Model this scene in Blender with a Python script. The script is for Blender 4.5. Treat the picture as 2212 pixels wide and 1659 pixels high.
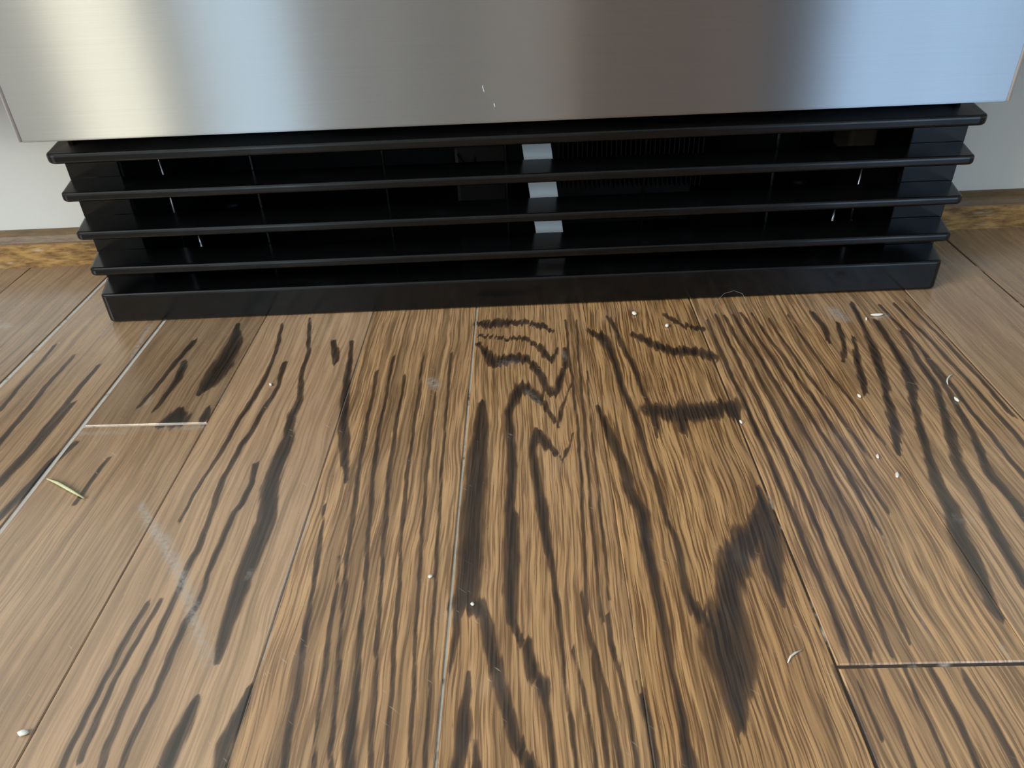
import bpy, bmesh, math, random
import numpy as np
from mathutils import Vector, Matrix

for o in list(bpy.data.objects):
    bpy.data.objects.remove(o, do_unlink=True)
scene = bpy.context.scene
COL = scene.collection
random.seed(7)

# ------------------------------------------------------------------ camera
cam_data = bpy.data.cameras.new('camera')
cam = bpy.data.objects.new('camera', cam_data)
COL.objects.link(cam)
R_ = Vector((0.9991913, -0.0163446, -0.03673688))
F_ = Vector((-0.00714063, 0.82700061, -0.56215568))
U_ = Vector((0.03956963, 0.56196339, 0.8262151))
M = Matrix((R_, U_, -F_)).transposed().to_4x4()
M.translation = Vector((-0.00451397, -0.47693979, 0.2580732))
cam.matrix_world = M
cam_data.sensor_fit = 'HORIZONTAL'
cam_data.sensor_width = 36.0
cam_data.lens = 36.0 * 1635.99868 / 2212.0
cam_data.clip_start = 0.01
scene.camera = cam

# ------------------------------------------------------------------ world, light, exposure
scene.view_settings.view_transform = 'Standard'
scene.view_settings.look = 'None'
scene.view_settings.gamma = 1.0
scene.view_settings.use_curve_mapping = False
scene.view_settings.exposure = 0.40
scene.cycles.max_bounces = 4
scene.cycles.diffuse_bounces = 2
scene.cycles.glossy_bounces = 3
scene.cycles.transmission_bounces = 2
scene.cycles.caustics_reflective = False
scene.cycles.caustics_refractive = False
world = bpy.data.worlds.new('daylight')
scene.world = world
world.use_nodes = True
world.node_tree.nodes['Background'].inputs['Color'].default_value = (0.55, 0.68, 0.9, 1)
world.node_tree.nodes['Background'].inputs['Strength'].default_value = 1.0

def area(name, loc, rot, sx, sy, power, color):
    d = bpy.data.lights.new(name, 'AREA')
    d.shape = 'RECTANGLE'; d.size = sx; d.size_y = sy
    d.energy = power; d.color = color
    o = bpy.data.objects.new(name, d)
    o.location = loc; o.rotation_euler = rot
    COL.objects.link(o)
    return o
BACK = -3.20                       # inner face of the wall behind the camera
# daylight entering by the two back windows; the left wall window is added fill
area('window_daylight_a', (-1.205, BACK - 0.02, 1.30), (math.radians(90), 0, 0), 0.43, 2.0, 6.2, (0.62, 0.88, 1.0))
area('window_daylight_b', (2.06, BACK - 0.02, 1.25), (math.radians(90), 0, 0), 1.02, 2.1, 20, (0.44, 0.70, 1.0))
area('added_fill_light', (-2.38, -1.50, 1.45), (math.radians(90), 0, math.radians(-90)), 1.2, 1.3, 74, (0.92, 0.96, 1.0))  # unseen source, added to brighten the back wall and toe kicks

# ------------------------------------------------------------------ helpers
def link(name, me, mat=None, parent=None):
    o = bpy.data.objects.new(name, me)
    COL.objects.link(o)
    if mat is not None and not me.materials:
        me.materials.append(mat)
    if parent is not None:
        o.parent = parent
    return o

def empty(name, loc=(0, 0, 0)):
    o = bpy.data.objects.new(name, None)
    o.location = loc
    o.empty_display_size = 0.05
    COL.objects.link(o)
    return o

def tag(o, label=None, cat=None, group=None, kind=None):
    if label: o['label'] = label
    if cat: o['category'] = cat
    if group: o['group'] = group
    if kind: o['kind'] = kind
    return o

def to_obj(name, bm, mat, parent=None, smooth=False):
    bmesh.ops.recalc_face_normals(bm, faces=bm.faces)
    me = bpy.data.meshes.new(name)
    bm.to_mesh(me); bm.free()
    if smooth:
        for pl in me.polygons: pl.use_smooth = True
    return link(name, me, mat, parent)

def bm_box(bm, x0, x1, y0, y1, z0, z1, bevel=0.0, seg=2):
    b = bmesh.new()
    v = [b.verts.new((x, y, z)) for x in (x0, x1) for y in (y0, y1) for z in (z0, z1)]
    for f in ((0, 1, 3, 2), (4, 6, 7, 5), (0, 4, 5, 1), (2, 3, 7, 6), (0, 2, 6, 4), (1, 5, 7, 3)):
        b.faces.new([v[i] for i in f])
    bmesh.ops.recalc_face_normals(b, faces=b.faces)
    if bevel > 0:
        bmesh.ops.bevel(b, geom=b.edges[:], offset=bevel, segments=seg, profile=0.5, affect='EDGES', clamp_overlap=True)
    me = bpy.data.meshes.new('t'); b.to_mesh(me); b.free()
    bm.from_mesh(me); bpy.data.meshes.remove(me)

def box(name, x0, x1, y0, y1, z0, z1, mat, parent=None, bevel=0.0, seg=2):
    bm = bmesh.new()
    bm_box(bm, x0, x1, y0, y1, z0, z1, bevel, seg)
    return to_obj(name, bm, mat, parent)

def extrude_outline(name, pts, z0, z1, mat, parent=None, bevel=0.001, seg=2):
    bm = bmesh.new()
    f = bm.faces.new([bm.verts.new((x, y, z0)) for x, y in pts])
    r = bmesh.ops.extrude_face_region(bm, geom=[f])
    bmesh.ops.translate(bm, vec=(0, 0, z1 - z0), verts=[e for e in r['geom'] if isinstance(e, bmesh.types.BMVert)])
    bmesh.ops.recalc_face_normals(bm, faces=bm.faces)
    if bevel > 0:
        ed = [e for e in bm.edges if abs(e.verts[0].co.z - e.verts[1].co.z) < 1e-6]
        bmesh.ops.bevel(bm, geom=ed, offset=bevel, segments=seg, profile=0.5, affect='EDGES', clamp_overlap=True)
    return to_obj(name, bm, mat, parent)

def extrude_profile_x(name, prof, x0, x1, mat, parent=None, n=1, smooth=False):
    """prof: list of (y, z), closed; swept along x in n steps"""
    bm = bmesh.new()
    rings = []
    for i in range(n + 1):
        x = x0 + (x1 - x0) * i / n
        rings.append([bm.verts.new((x, y, z)) for y, z in prof])
    m = len(prof)
    for a, b in zip(rings, rings[1:]):
        for k in range(m):
            bm.faces.new((a[k], a[(k + 1) % m], b[(k + 1) % m], b[k]))
    bm.faces.new(rings[0]); bm.faces.new(rings[-1])
    return to_obj(name, bm, mat, parent, smooth)

def tube(name, pts, radius, mat, parent=None, sides=6, taper=True):
    pts = [Vector(p) for p in pts]
    bm = bmesh.new(); rings = []
    n = len(pts)
    for i, p in enumerate(pts):
        t = (pts[min(i + 1, n - 1)] - pts[max(i - 1, 0)]).normalized()
        a = t.cross(Vector((0, 0, 1)))
        if a.length < 1e-4: a = Vector((1, 0, 0))
        a.normalize(); b = a.cross(t)
        r = radius * (0.45 if taper and i in (0, n - 1) else 1)
        rings.append([bm.verts.new(p + r * (math.cos(2 * math.pi * k / sides) * a + math.sin(2 * math.pi * k / sides) * b)) for k in range(sides)])
    for q, w in zip(rings, rings[1:]):
        for k in range(sides):
            bm.faces.new((q[k], q[(k + 1) % sides], w[(k + 1) % sides], w[k]))
    bm.faces.new(rings[0]); bm.faces.new(rings[-1])
    return to_obj(name, bm, mat, parent, True)

# ------------------------------------------------------------------ materials
def newmat(name):
    m = bpy.data.materials.new(name)
    m.use_nodes = True
    nt = m.node_tree
    b = nt.nodes['Principled BSDF']
    return m, nt, b

class NT:
    """tiny wrapper that keeps node code short"""
    def __init__(s, nt): s.nt = nt
    def n(s, t, **kw):
        nd = s.nt.nodes.new(t)
        for k, v in kw.items(): setattr(nd, k, v)
        return nd
    def put(s, sock, v):
        if isinstance(v, bpy.types.NodeSocket): s.nt.links.new(v, sock)
        elif v is not None: sock.default_value = v
    def math(s, op, a, b=None, c=None, clamp=False):
        nd = s.n('ShaderNodeMath', operation=op, use_clamp=clamp)
        for i, v in enumerate((a, b, c)):
            if v is not None: s.put(nd.inputs[i], v)
        return nd.outputs[0]
    def smooth(s, x, lo, hi, to0=0.0, to1=1.0):
        nd = s.n('ShaderNodeMapRange', interpolation_type='SMOOTHSTEP')
        s.put(nd.inputs[0], x)
        for i, v in zip((1, 2, 3, 4), (lo, hi, to0, to1)): s.put(nd.inputs[i], v)
        return nd.outputs[0]
    def mix(s, f, a, b, mode='MIX'):
        nd = s.n('ShaderNodeMix', data_type='RGBA', blend_type=mode)
        s.put(nd.inputs[0], f); s.put(nd.inputs[6], a); s.put(nd.inputs[7], b)
        return nd.outputs[2]
    def xyz(s, x, y, z):
        nd = s.n('ShaderNodeCombineXYZ')
        for i, v in enumerate((x, y, z)): s.put(nd.inputs[i], v)
        return nd.outputs[0]
    def noise(s, vec, scale=1.0, detail=2.0, rough=0.5, dist=0.0):
        nd = s.n('ShaderNodeTexNoise')
        s.put(nd.inputs['Vector'], vec); s.put(nd.inputs['Scale'], scale)
        s.put(nd.inputs['Detail'], detail); s.put(nd.inputs['Roughness'], rough); s.put(nd.inputs['Distortion'], dist)
        return nd.outputs[0]
    def objco(s):
        return s.n('ShaderNodeTexCoord').outputs['Object']

def srgb(r, g, b):
    f = lambda c: (c / 255 / 12.92) if c / 255 <= 0.04045 else ((c / 255 + 0.055) / 1.055) ** 2.4
    return (f(r), f(g), f(b), 1.0)

def plain(name, col, rough=0.5, metal=0.0, var=0.12, scale=40, bump=0.0, spec=0.5):
    m, nt, b = newmat(name); k = NT(nt)
    nz = k.noise(k.objco(), scale, 4.0)
    dark = tuple(c * (1 - var) for c in col[:3]) + (1,)
    lite = tuple(min(1, c * (1 + var)) for c in col[:3]) + (1,)
    k.put(b.inputs['Base Color'], k.mix(nz, dark, lite))
    b.inputs['Roughness'].default_value = rough
    b.inputs['Metallic'].default_value = metal
    b.inputs['Specular IOR Level'].default_value = spec
    if bump:
        bp = k.n('ShaderNodeBump'); bp.inputs['Strength'].default_value = bump; bp.inputs['Distance'].default_value = 0.001
        k.put(bp.inputs['Height'], k.noise(k.objco(), scale * 8, 3.0)); k.put(b.inputs['Normal'], bp.outputs[0])
    return m

def steel_material():
    """horizontally brushed stainless: reflections smear vertically"""
    m, nt, b = newmat('brushed_steel'); k = NT(nt)
    sep = k.n('ShaderNodeSeparateXYZ'); k.put(sep.inputs[0], k.objco())
    brush = k.noise(k.xyz(k.math('MULTIPLY', sep.outputs[0], 6.0), sep.outputs[1], k.math('MULTIPLY', sep.outputs[2], 2600.0)), 1.0, 2.0)
    g = k.n('ShaderNodeBsdfAnisotropic')
    k.put(g.inputs['Color'], k.mix(brush, (0.54, 0.565, 0.595, 1), (0.63, 0.66, 0.69, 1)))
    k.put(g.inputs['Roughness'], k.smooth(brush, 0.2, 0.8, 0.34, 0.36))
    g.inputs['Anisotropy'].default_value = 0.85
    k.put(g.inputs['Tangent'], k.xyz(1.0, 0.0, 0.0))
    nt.nodes.remove(b)
    nt.links.new(g.outputs[0], nt.nodes['Material Output'].inputs['Surface'])
    return m

def black_plastic():
    m, nt, b = newmat('black_plastic'); k = NT(nt)
    co = k.objco()
    d = k.noise(co, 55, 5.0, 0.65)
    k.put(b.inputs['Base Color'], k.mix(k.smooth(d, 0.50, 0.78), (0.0025, 0.0027, 0.003, 1), (0.006, 0.0063, 0.007, 1)))
    k.put(b.inputs['Roughness'], k.smooth(k.noise(co, 30, 4.0), 0.3, 0.7, 0.15, 0.26))
    b.inputs['Specular IOR Level'].default_value = 0.36
    return m

def wood_floor():
    """oak strip: fine fibres and annual rings from noise, bold rings from the plank's own 'ring' attribute"""
    m, nt, b = newmat('oak_strip_floor'); k = NT(nt)
    co = k.objco()
    sep = k.n('ShaderNodeSeparateXYZ'); k.put(sep.inputs[0], co)
    info = k.n('ShaderNodeObjectInfo')
    ic = k.n('ShaderNodeSeparateColor'); k.put(ic.inputs[0], info.outputs['Color'])
    tone, lines_amt, seed = ic.outputs[0], ic.outputs[1], ic.outputs[2]
    off = k.math('MULTIPLY', seed, 37.0)
    X, Y = sep.outputs[0], sep.outputs[1]
    warp = k.noise(k.xyz(k.math('MULTIPLY', X, 9.0), k.math('MULTIPLY_ADD', Y, 9.0, off), off), 1.0, 2.0)
    wob = k.noise(k.xyz(k.math('MULTIPLY', X, 60.0), k.math('MULTIPLY_ADD', Y, 55.0, off), off), 1.0, 1.0)
    XW = k.math('ADD', X, k.math('ADD', k.math('MULTIPLY_ADD', warp, 0.010, -0.005), k.math('MULTIPLY_ADD', wob, 0.0010, -0.0005)))
    famt = info.outputs['Alpha']
    # fibres
    fib = k.noise(k.xyz(k.math('MULTIPLY', XW, 900.0), k.math('MULTIPLY_ADD', Y, 24.0, off), off), 1.0, 2.0, 0.6)
    fib2 = k.noise(k.xyz(k.math('MULTIPLY', XW, 330.0), k.math('MULTIPLY_ADD', Y, 8.0, off), off), 1.0, 2.0, 0.55)
    broad = k.noise(k.xyz(k.math('MULTIPLY', XW, 45.0), k.math('MULTIPLY_ADD', Y, 5.0, off), off), 1.0, 3.0, 0.6)
    # thin annual rings
    ln = k.noise(k.xyz(k.math('MULTIPLY', XW, 130.0), k.math('MULTIPLY_ADD', Y, 1.3, off), off), 1.0, 1.0, 0.4)
    ridge = k.math('ABSOLUTE', k.math('SUBTRACT', k.math('FRACT', k.math('MULTIPLY', ln, 3.0)), 0.5))
    ridge = k.math('SUBTRACT', ridge, k.math('MULTIPLY_ADD', fib, 0.20, -0.10))
    thin = k.math('MULTIPLY', k.smooth(ridge, 0.16, 0.02), lines_amt)
    # bold rings
    at = k.n('ShaderNodeAttribute', attribute_name='ring')
    brk = k.noise(k.xyz(k.math('MULTIPLY', X, 300.0), k.math('MULTIPLY_ADD', Y, 45.0, off), off), 1.0, 2.0, 0.6)
    famp = k.math('MULTIPLY_ADD', famt, 1.1, 0.6)
    ring = k.math('ADD', at.outputs['Fac'], k.math('ADD', k.math('MULTIPLY', k.math('SUBTRACT', fib, 0.5), famp), k.math('MULTIPLY_ADD', brk, 1.1, -0.55)))
    bold = k.smooth(ring, -0.40, 0.25)
    light = k.mix(broad, srgb(178, 130, 79), srgb(222, 176, 118))
    fdark = k.mix(famt, light, srgb(98, 66, 38))
    col = k.mix(k.smooth(fib, 0.37, 0.58), fdark, light)
    col = k.mix(k.math('MULTIPLY', k.smooth(fib2, 0.56, 0.32), k.math('MULTIPLY_ADD', famt, 0.34, 0.12)), col, srgb(100, 70, 40))
    col = k.mix(k.math('MULTIPLY', thin, 0.85), col, srgb(60, 44, 30))
    core = k.smooth(at.outputs['Fac'], 0.25, 0.95)
    darkc = k.mix(k.smooth(fib, 0.40, 0.75), k.mix(core, srgb(66, 47, 31), srgb(28, 23, 21)), k.mix(core, srgb(100, 74, 49), srgb(66, 53, 43)))
    col = k.mix(k.math('MULTIPLY', bold, 0.94), col, darkc)
    hv = k.n('ShaderNodeHueSaturation'); k.put(hv.inputs['Color'], col); k.put(hv.inputs['Value'], k.math('MULTIPLY', tone, 2.0)); k.put(hv.inputs['Saturation'], k.math('MULTIPLY_ADD', famt, 0.26, 0.74))  # low-fibre outer planks greyed to paint in reflected haze
    col = hv.outputs[0]
    # dust: traced smears and specks, plus one painted reflection edge
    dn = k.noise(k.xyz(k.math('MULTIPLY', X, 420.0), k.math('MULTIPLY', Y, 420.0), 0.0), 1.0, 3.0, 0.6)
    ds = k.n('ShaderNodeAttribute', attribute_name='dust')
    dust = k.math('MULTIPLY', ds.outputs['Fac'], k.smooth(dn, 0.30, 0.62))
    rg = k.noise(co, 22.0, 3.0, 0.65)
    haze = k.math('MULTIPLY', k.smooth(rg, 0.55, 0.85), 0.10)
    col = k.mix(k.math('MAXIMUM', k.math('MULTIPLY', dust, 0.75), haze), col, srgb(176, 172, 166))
    # fine pale scratches
    sc = k.noise(k.xyz(k.math('MULTIPLY', k.math('SUBTRACT', Y, k.math('MULTIPLY', X, 1.3)), 70.0), k.math('MULTIPLY', k.math('ADD', Y, k.math('MULTIPLY', X, 0.8)), 700.0), 0.0), 1.0, 1.0, 0.5)
    scr = k.math('MULTIPLY', k.smooth(sc, 0.70, 0.78), k.smooth(rg, 0.48, 0.62, 0.0, 0.45))
    col = k.mix(scr, col, srgb(205, 190, 170))
    k.put(b.inputs['Base Color'], col)
    k.put(b.inputs['Roughness'], k.math('ADD', k.smooth(rg, 0.3, 0.75, 0.22, 0.36), k.math('MULTIPLY', bold, 0.06)))
    b.inputs['Specular IOR Level'].default_value = 0.9
    b.inputs['Coat Weight'].default_value = 0.3
    b.inputs['Coat Roughness'].default_value = 0.20
    return m

def seam_filler():
    m, nt, b = newmat('seam_dust'); k = NT(nt)
    co = k.objco()
    n1 = k.noise(co, 38, 4.0, 0.6); n2 = k.noise(co, 300, 3.0)
    sx = k.n('ShaderNodeSeparateXYZ'); k.put(sx.inputs[0], co)
    pale = k.smooth(sx.outputs[0], -0.03, 0.07, 0.30, 0.56)      # the left seams have filled with pale dust
    c = k.mix(k.smooth(k.math('SUBTRACT', n1, pale), 0.0, 0.12), srgb(60, 52, 46), srgb(208, 203, 192))
    k.put(b.inputs['Base Color'], k.mix(k.math('MULTIPLY', n2, 0.4), c, srgb(90, 76, 60)))
    b.inputs['Roughness'].default_value = 0.9
    return m

def moulding_material():
    m, nt, b = newmat('worn_wood_moulding'); k = NT(nt)
    sep = k.n('ShaderNodeSeparateXYZ'); k.put(sep.inputs[0], k.objco())
    g = k.noise(k.xyz(k.math('MULTIPLY', sep.outputs[0], 60.0), k.math('MULTIPLY', sep.outputs[1], 200.0), k.math('MULTIPLY', sep.outputs[2], 260.0)), 1.0, 5.0, 0.65)
    c = k.mix(k.smooth(g, 0.32, 0.68), srgb(104, 74, 40), srgb(186, 146, 86))
    worn = k.noise(k.xyz(k.math('MULTIPLY', sep.outputs[0], 22.0), 0.0, k.math('MULTIPLY', sep.outputs[2], 120.0)), 1.0, 4.0, 0.7)
    c = k.mix(k.smooth(worn, 0.60, 0.74, 0.0, 0.7), c, srgb(198, 190, 176))
    # dark stain on the top curve, left bare lower down
    stain = k.smooth(k.math('ADD', sep.outputs[2], k.math('MULTIPLY_ADD', g, 0.004, -0.002)), 0.0185, 0.0215)
    c = k.mix(k.math('MULTIPLY', stain, 0.85), c, srgb(92, 72, 48))
    k.put(b.inputs['Base Color'], c)
    b.inputs['Roughness'].default_value = 0.5
    bp = k.n('ShaderNodeBump'); bp.inputs['Strength'].default_value = 0.6; bp.inputs['Distance'].default_value = 0.001
    k.put(bp.inputs['Height'], g); k.put(b.inputs['Normal'], bp.outputs[0])
    return m

def paint(name, col, rough=0.45):
    m, nt, b = newmat(name); k = NT(nt)
    co = k.objco()
    sp = k.smooth(k.noise(co, 70, 4.0, 0.7), 0.68, 0.76, 0.0, 0.5)
    v = k.noise(co, 9, 4.0, 0.6)
    c = k.mix(v, tuple(x * 0.95 for x in col[:3]) + (1,), col)
    k.put(b.inputs['Base Color'], k.mix(sp, c, tuple(x * 0.55 for x in col[:3]) + (1,)))
    b.inputs['Roughness'].default_value = rough
    return m

def wood_plain(name, c0, c1, rough=0.4):
    m, nt, b = newmat(name); k = NT(nt)
    sep = k.n('ShaderNodeSeparateXYZ'); k.put(sep.inputs[0], k.objco())
    g = k.noise(k.xyz(k.math('MULTIPLY', sep.outputs[0], 60.0), k.math('MULTIPLY', sep.outputs[1], 60.0), k.math('MULTIPLY', sep.outputs[2], 3.0)), 1.0, 4.0, 0.6)
    k.put(b.inputs['Base Color'], k.mix(g, c0, c1)); b.inputs['Roughness'].default_value = rough
    return m

STEEL = steel_material()
BLACK = black_plastic()
WOOD = wood_floor()
SEAM = seam_filler()
MOULD = moulding_material()
CREAM = paint('cream_cabinet_paint', (0.74, 0.74, 0.68, 1))
WALL = paint('cream_wall_paint', (0.72, 0.71, 0.66, 1), 0.8)
CEIL = paint('white_ceiling_paint', (0.8, 0.8, 0.78, 1), 0.9)
GREY = plain('grey_green_paint', (0.36, 0.39, 0.39, 1), 0.5)
DARKIN = plain('dark_interior', (0.004, 0.004, 0.0045, 1), 0.7)
BRACKET = plain('dark_sheet_metal', (0.012, 0.013, 0.014, 1), 0.45, 0.6)
FINMAT = plain('aluminium_fins', (0.02, 0.022, 0.023, 1), 0.4, 0.8)
PIN = plain('bright_wire', (0.62, 0.64, 0.66, 1), 0.25, 1.0)
TAN = plain('tan_insulation', (0.08, 0.068, 0.05, 1), 0.8)
TAPE = plain('white_label_stock', (0.86, 0.90, 0.90, 1), 0.6, 0.0, 0.03)
EDGE = plain('edge_highlight_lip', (0.85, 0.86, 0.86, 1), 0.5, 0.35, 0.03)  # paler than the door's steel, to paint in the rim highlight
CRUMB = plain('dry_crumb', (0.85, 0.82, 0.72, 1), 0.8, 0.0, 0.1, 400)
STRAW = plain('dry_straw', (0.55, 0.56, 0.32, 1), 0.6, 0.0, 0.3, 900)
HAIR = plain('pale_hair', (0.75, 0.72, 0.66, 1), 0.4)
FINEHAIR = plain('fine_hair', (0.22, 0.21, 0.20, 1), 0.35)
COUNTER = plain('dark_stone', (0.05, 0.05, 0.055, 1), 0.25, 0.0, 0.4, 60)

# ------------------------------------------------------------------ the setting
XL, XR, FRONT, TOP = -2.40, 2.75, 0.66, 2.50
def wall_with_openings(name, axis_lo, axis_hi, z_hi, openings, place, mat):
    """wall as one mesh of boxes around rectangular openings (a0, a1, z0, z1)"""
    bm = bmesh.new()
    cuts = sorted({axis_lo, axis_hi, *[o[0] for o in openings], *[o[1] for o in openings]})
    for a, b in zip(cuts, cuts[1:]):
        op = [o for o in openings if o[0] <= a + 1e-6 and o[1] >= b - 1e-6]
        if not op:
            bm_box(bm, *place(a, b, 0.0, z_hi))
        else:
            if op[0][2] > 0: bm_box(bm, *place(a, b, 0.0, op[0][2]))
            if op[0][3] < z_hi: bm_box(bm, *place(a, b, op[0][3], z_hi))
    return tag(to_obj(name, bm, mat), kind='structure')

wall_with_openings('wall_back', XL, XR, TOP, [(-1.44, -0.98, 0.28, 2.32), (1.45, 2.60, 0.18, 2.32)],
                   lambda a, b, z0, z1: (a, b, BACK - 0.12, BACK, z0, z1), WALL)
wall_with_openings('wall_left', BACK, FRONT, TOP, [(-2.15, -0.85, 0.78, 2.12)],
                   lambda a, b, z0, z1: (XL - 0.12, XL, a, b, z0, z1), WALL)
tag(box('wall_right', XR, XR + 0.12, BACK, FRONT, 0, TOP, WALL), kind='structure')
tag(box('wall_front', XL, XR, FRONT, FRONT + 0.12, 0, TOP, WALL), kind='structure')
tag(box('ceiling', XL - 0.12, XR + 0.12, BACK - 0.12, FRONT + 0.12, TOP, TOP + 0.1, CEIL), kind='structure')

WHITE = paint('white_trim_paint', (0.78, 0.78, 0.76, 1), 0.4)
def window_back(name, x0, x1, z0, z1, nx, nz):
    bm = bmesh.new()
    y0, y1 = BACK - 0.015, BACK + 0.02
    w = 0.045
    bm_box(bm, x0 - w, x0, y0, y1, z0 - w, z1 + w); bm_box(bm, x1, x1 + w, y0, y1, z0 - w, z1 + w)
    bm_box(bm, x0, x1, y0, y1, z0 - w, z0); bm_box(bm, x0, x1, y0, y1, z1, z1 + w)
    o = tag(to_obj(name, bm, WHITE), kind='structure')
    for i in range(1, nx):
        x = x0 + (x1 - x0) * i / nx
        box('mullion', x - 0.012, x + 0.012, BACK - 0.008, BACK + 0.01, z0, z1, WHITE, o)
    for i in range(1, nz):
        z = z0 + (z1 - z0) * i / nz
        box('glazing_bar', x0, x1, BACK - 0.006, BACK + 0.008, z - 0.012, z + 0.012, WHITE, o)
    return o
window_back('window_1', -1.42, -0.99, 0.30, 2.30, 1, 3)
window_back('window_2', 1.47, 2.57, 0.20, 2.30, 3, 3)
bm = bmesh.new()
for a, b, c, d in ((-2.20, -2.15, 0.73, 2.17), (-0.85, -0.80, 0.73, 2.17)):
    bm_box(bm, XL - 0.01, XL + 0.02, a, b, c, d)
for c, d in ((0.73, 0.78), (2.12, 2.17)):
    bm_box(bm, XL - 0.01, XL + 0.02, -2.15, -0.85, c, d)
tag(to_obj('added_window_3', bm, WHITE), kind='structure')  # frame around the added left fill light

# painted door leaf in the wall behind the camera
d1 = tag(box('door_1', -0.94, -0.20, BACK + 0.002, BACK + 0.042, 0.004, 2.08, GREY, None, 0.003), kind='structure')
for z0, z1 in ((0.15, 0.95), (1.08, 1.95)):
    box('panel', -0.82, -0.32, BACK + 0.042, BACK + 0.050, z0, z1, GREY, d1, 0.003)

d2 = tag(box('door_2', -1.84, -1.50, BACK + 0.002, BACK + 0.040, 0.004, 2.08, GREY, None, 0.003), kind='structure')
box('panel', -1.78, -1.56, BACK + 0.040, BACK + 0.047, 0.15, 1.95, GREY, d2, 0.003)

# ------------------------------------------------------------------ oak strip floor
THETA = math.atan(0.0215)
floor_bm = bmesh.new()
bm_box(floor_bm, -3.2, 3.4, -3.9, 1.2, -0.06, -0.0007)
floor = tag(to_obj('floor', floor_bm, SEAM), kind='structure')
floor.rotation_euler = (0, 0, -THETA)

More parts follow.
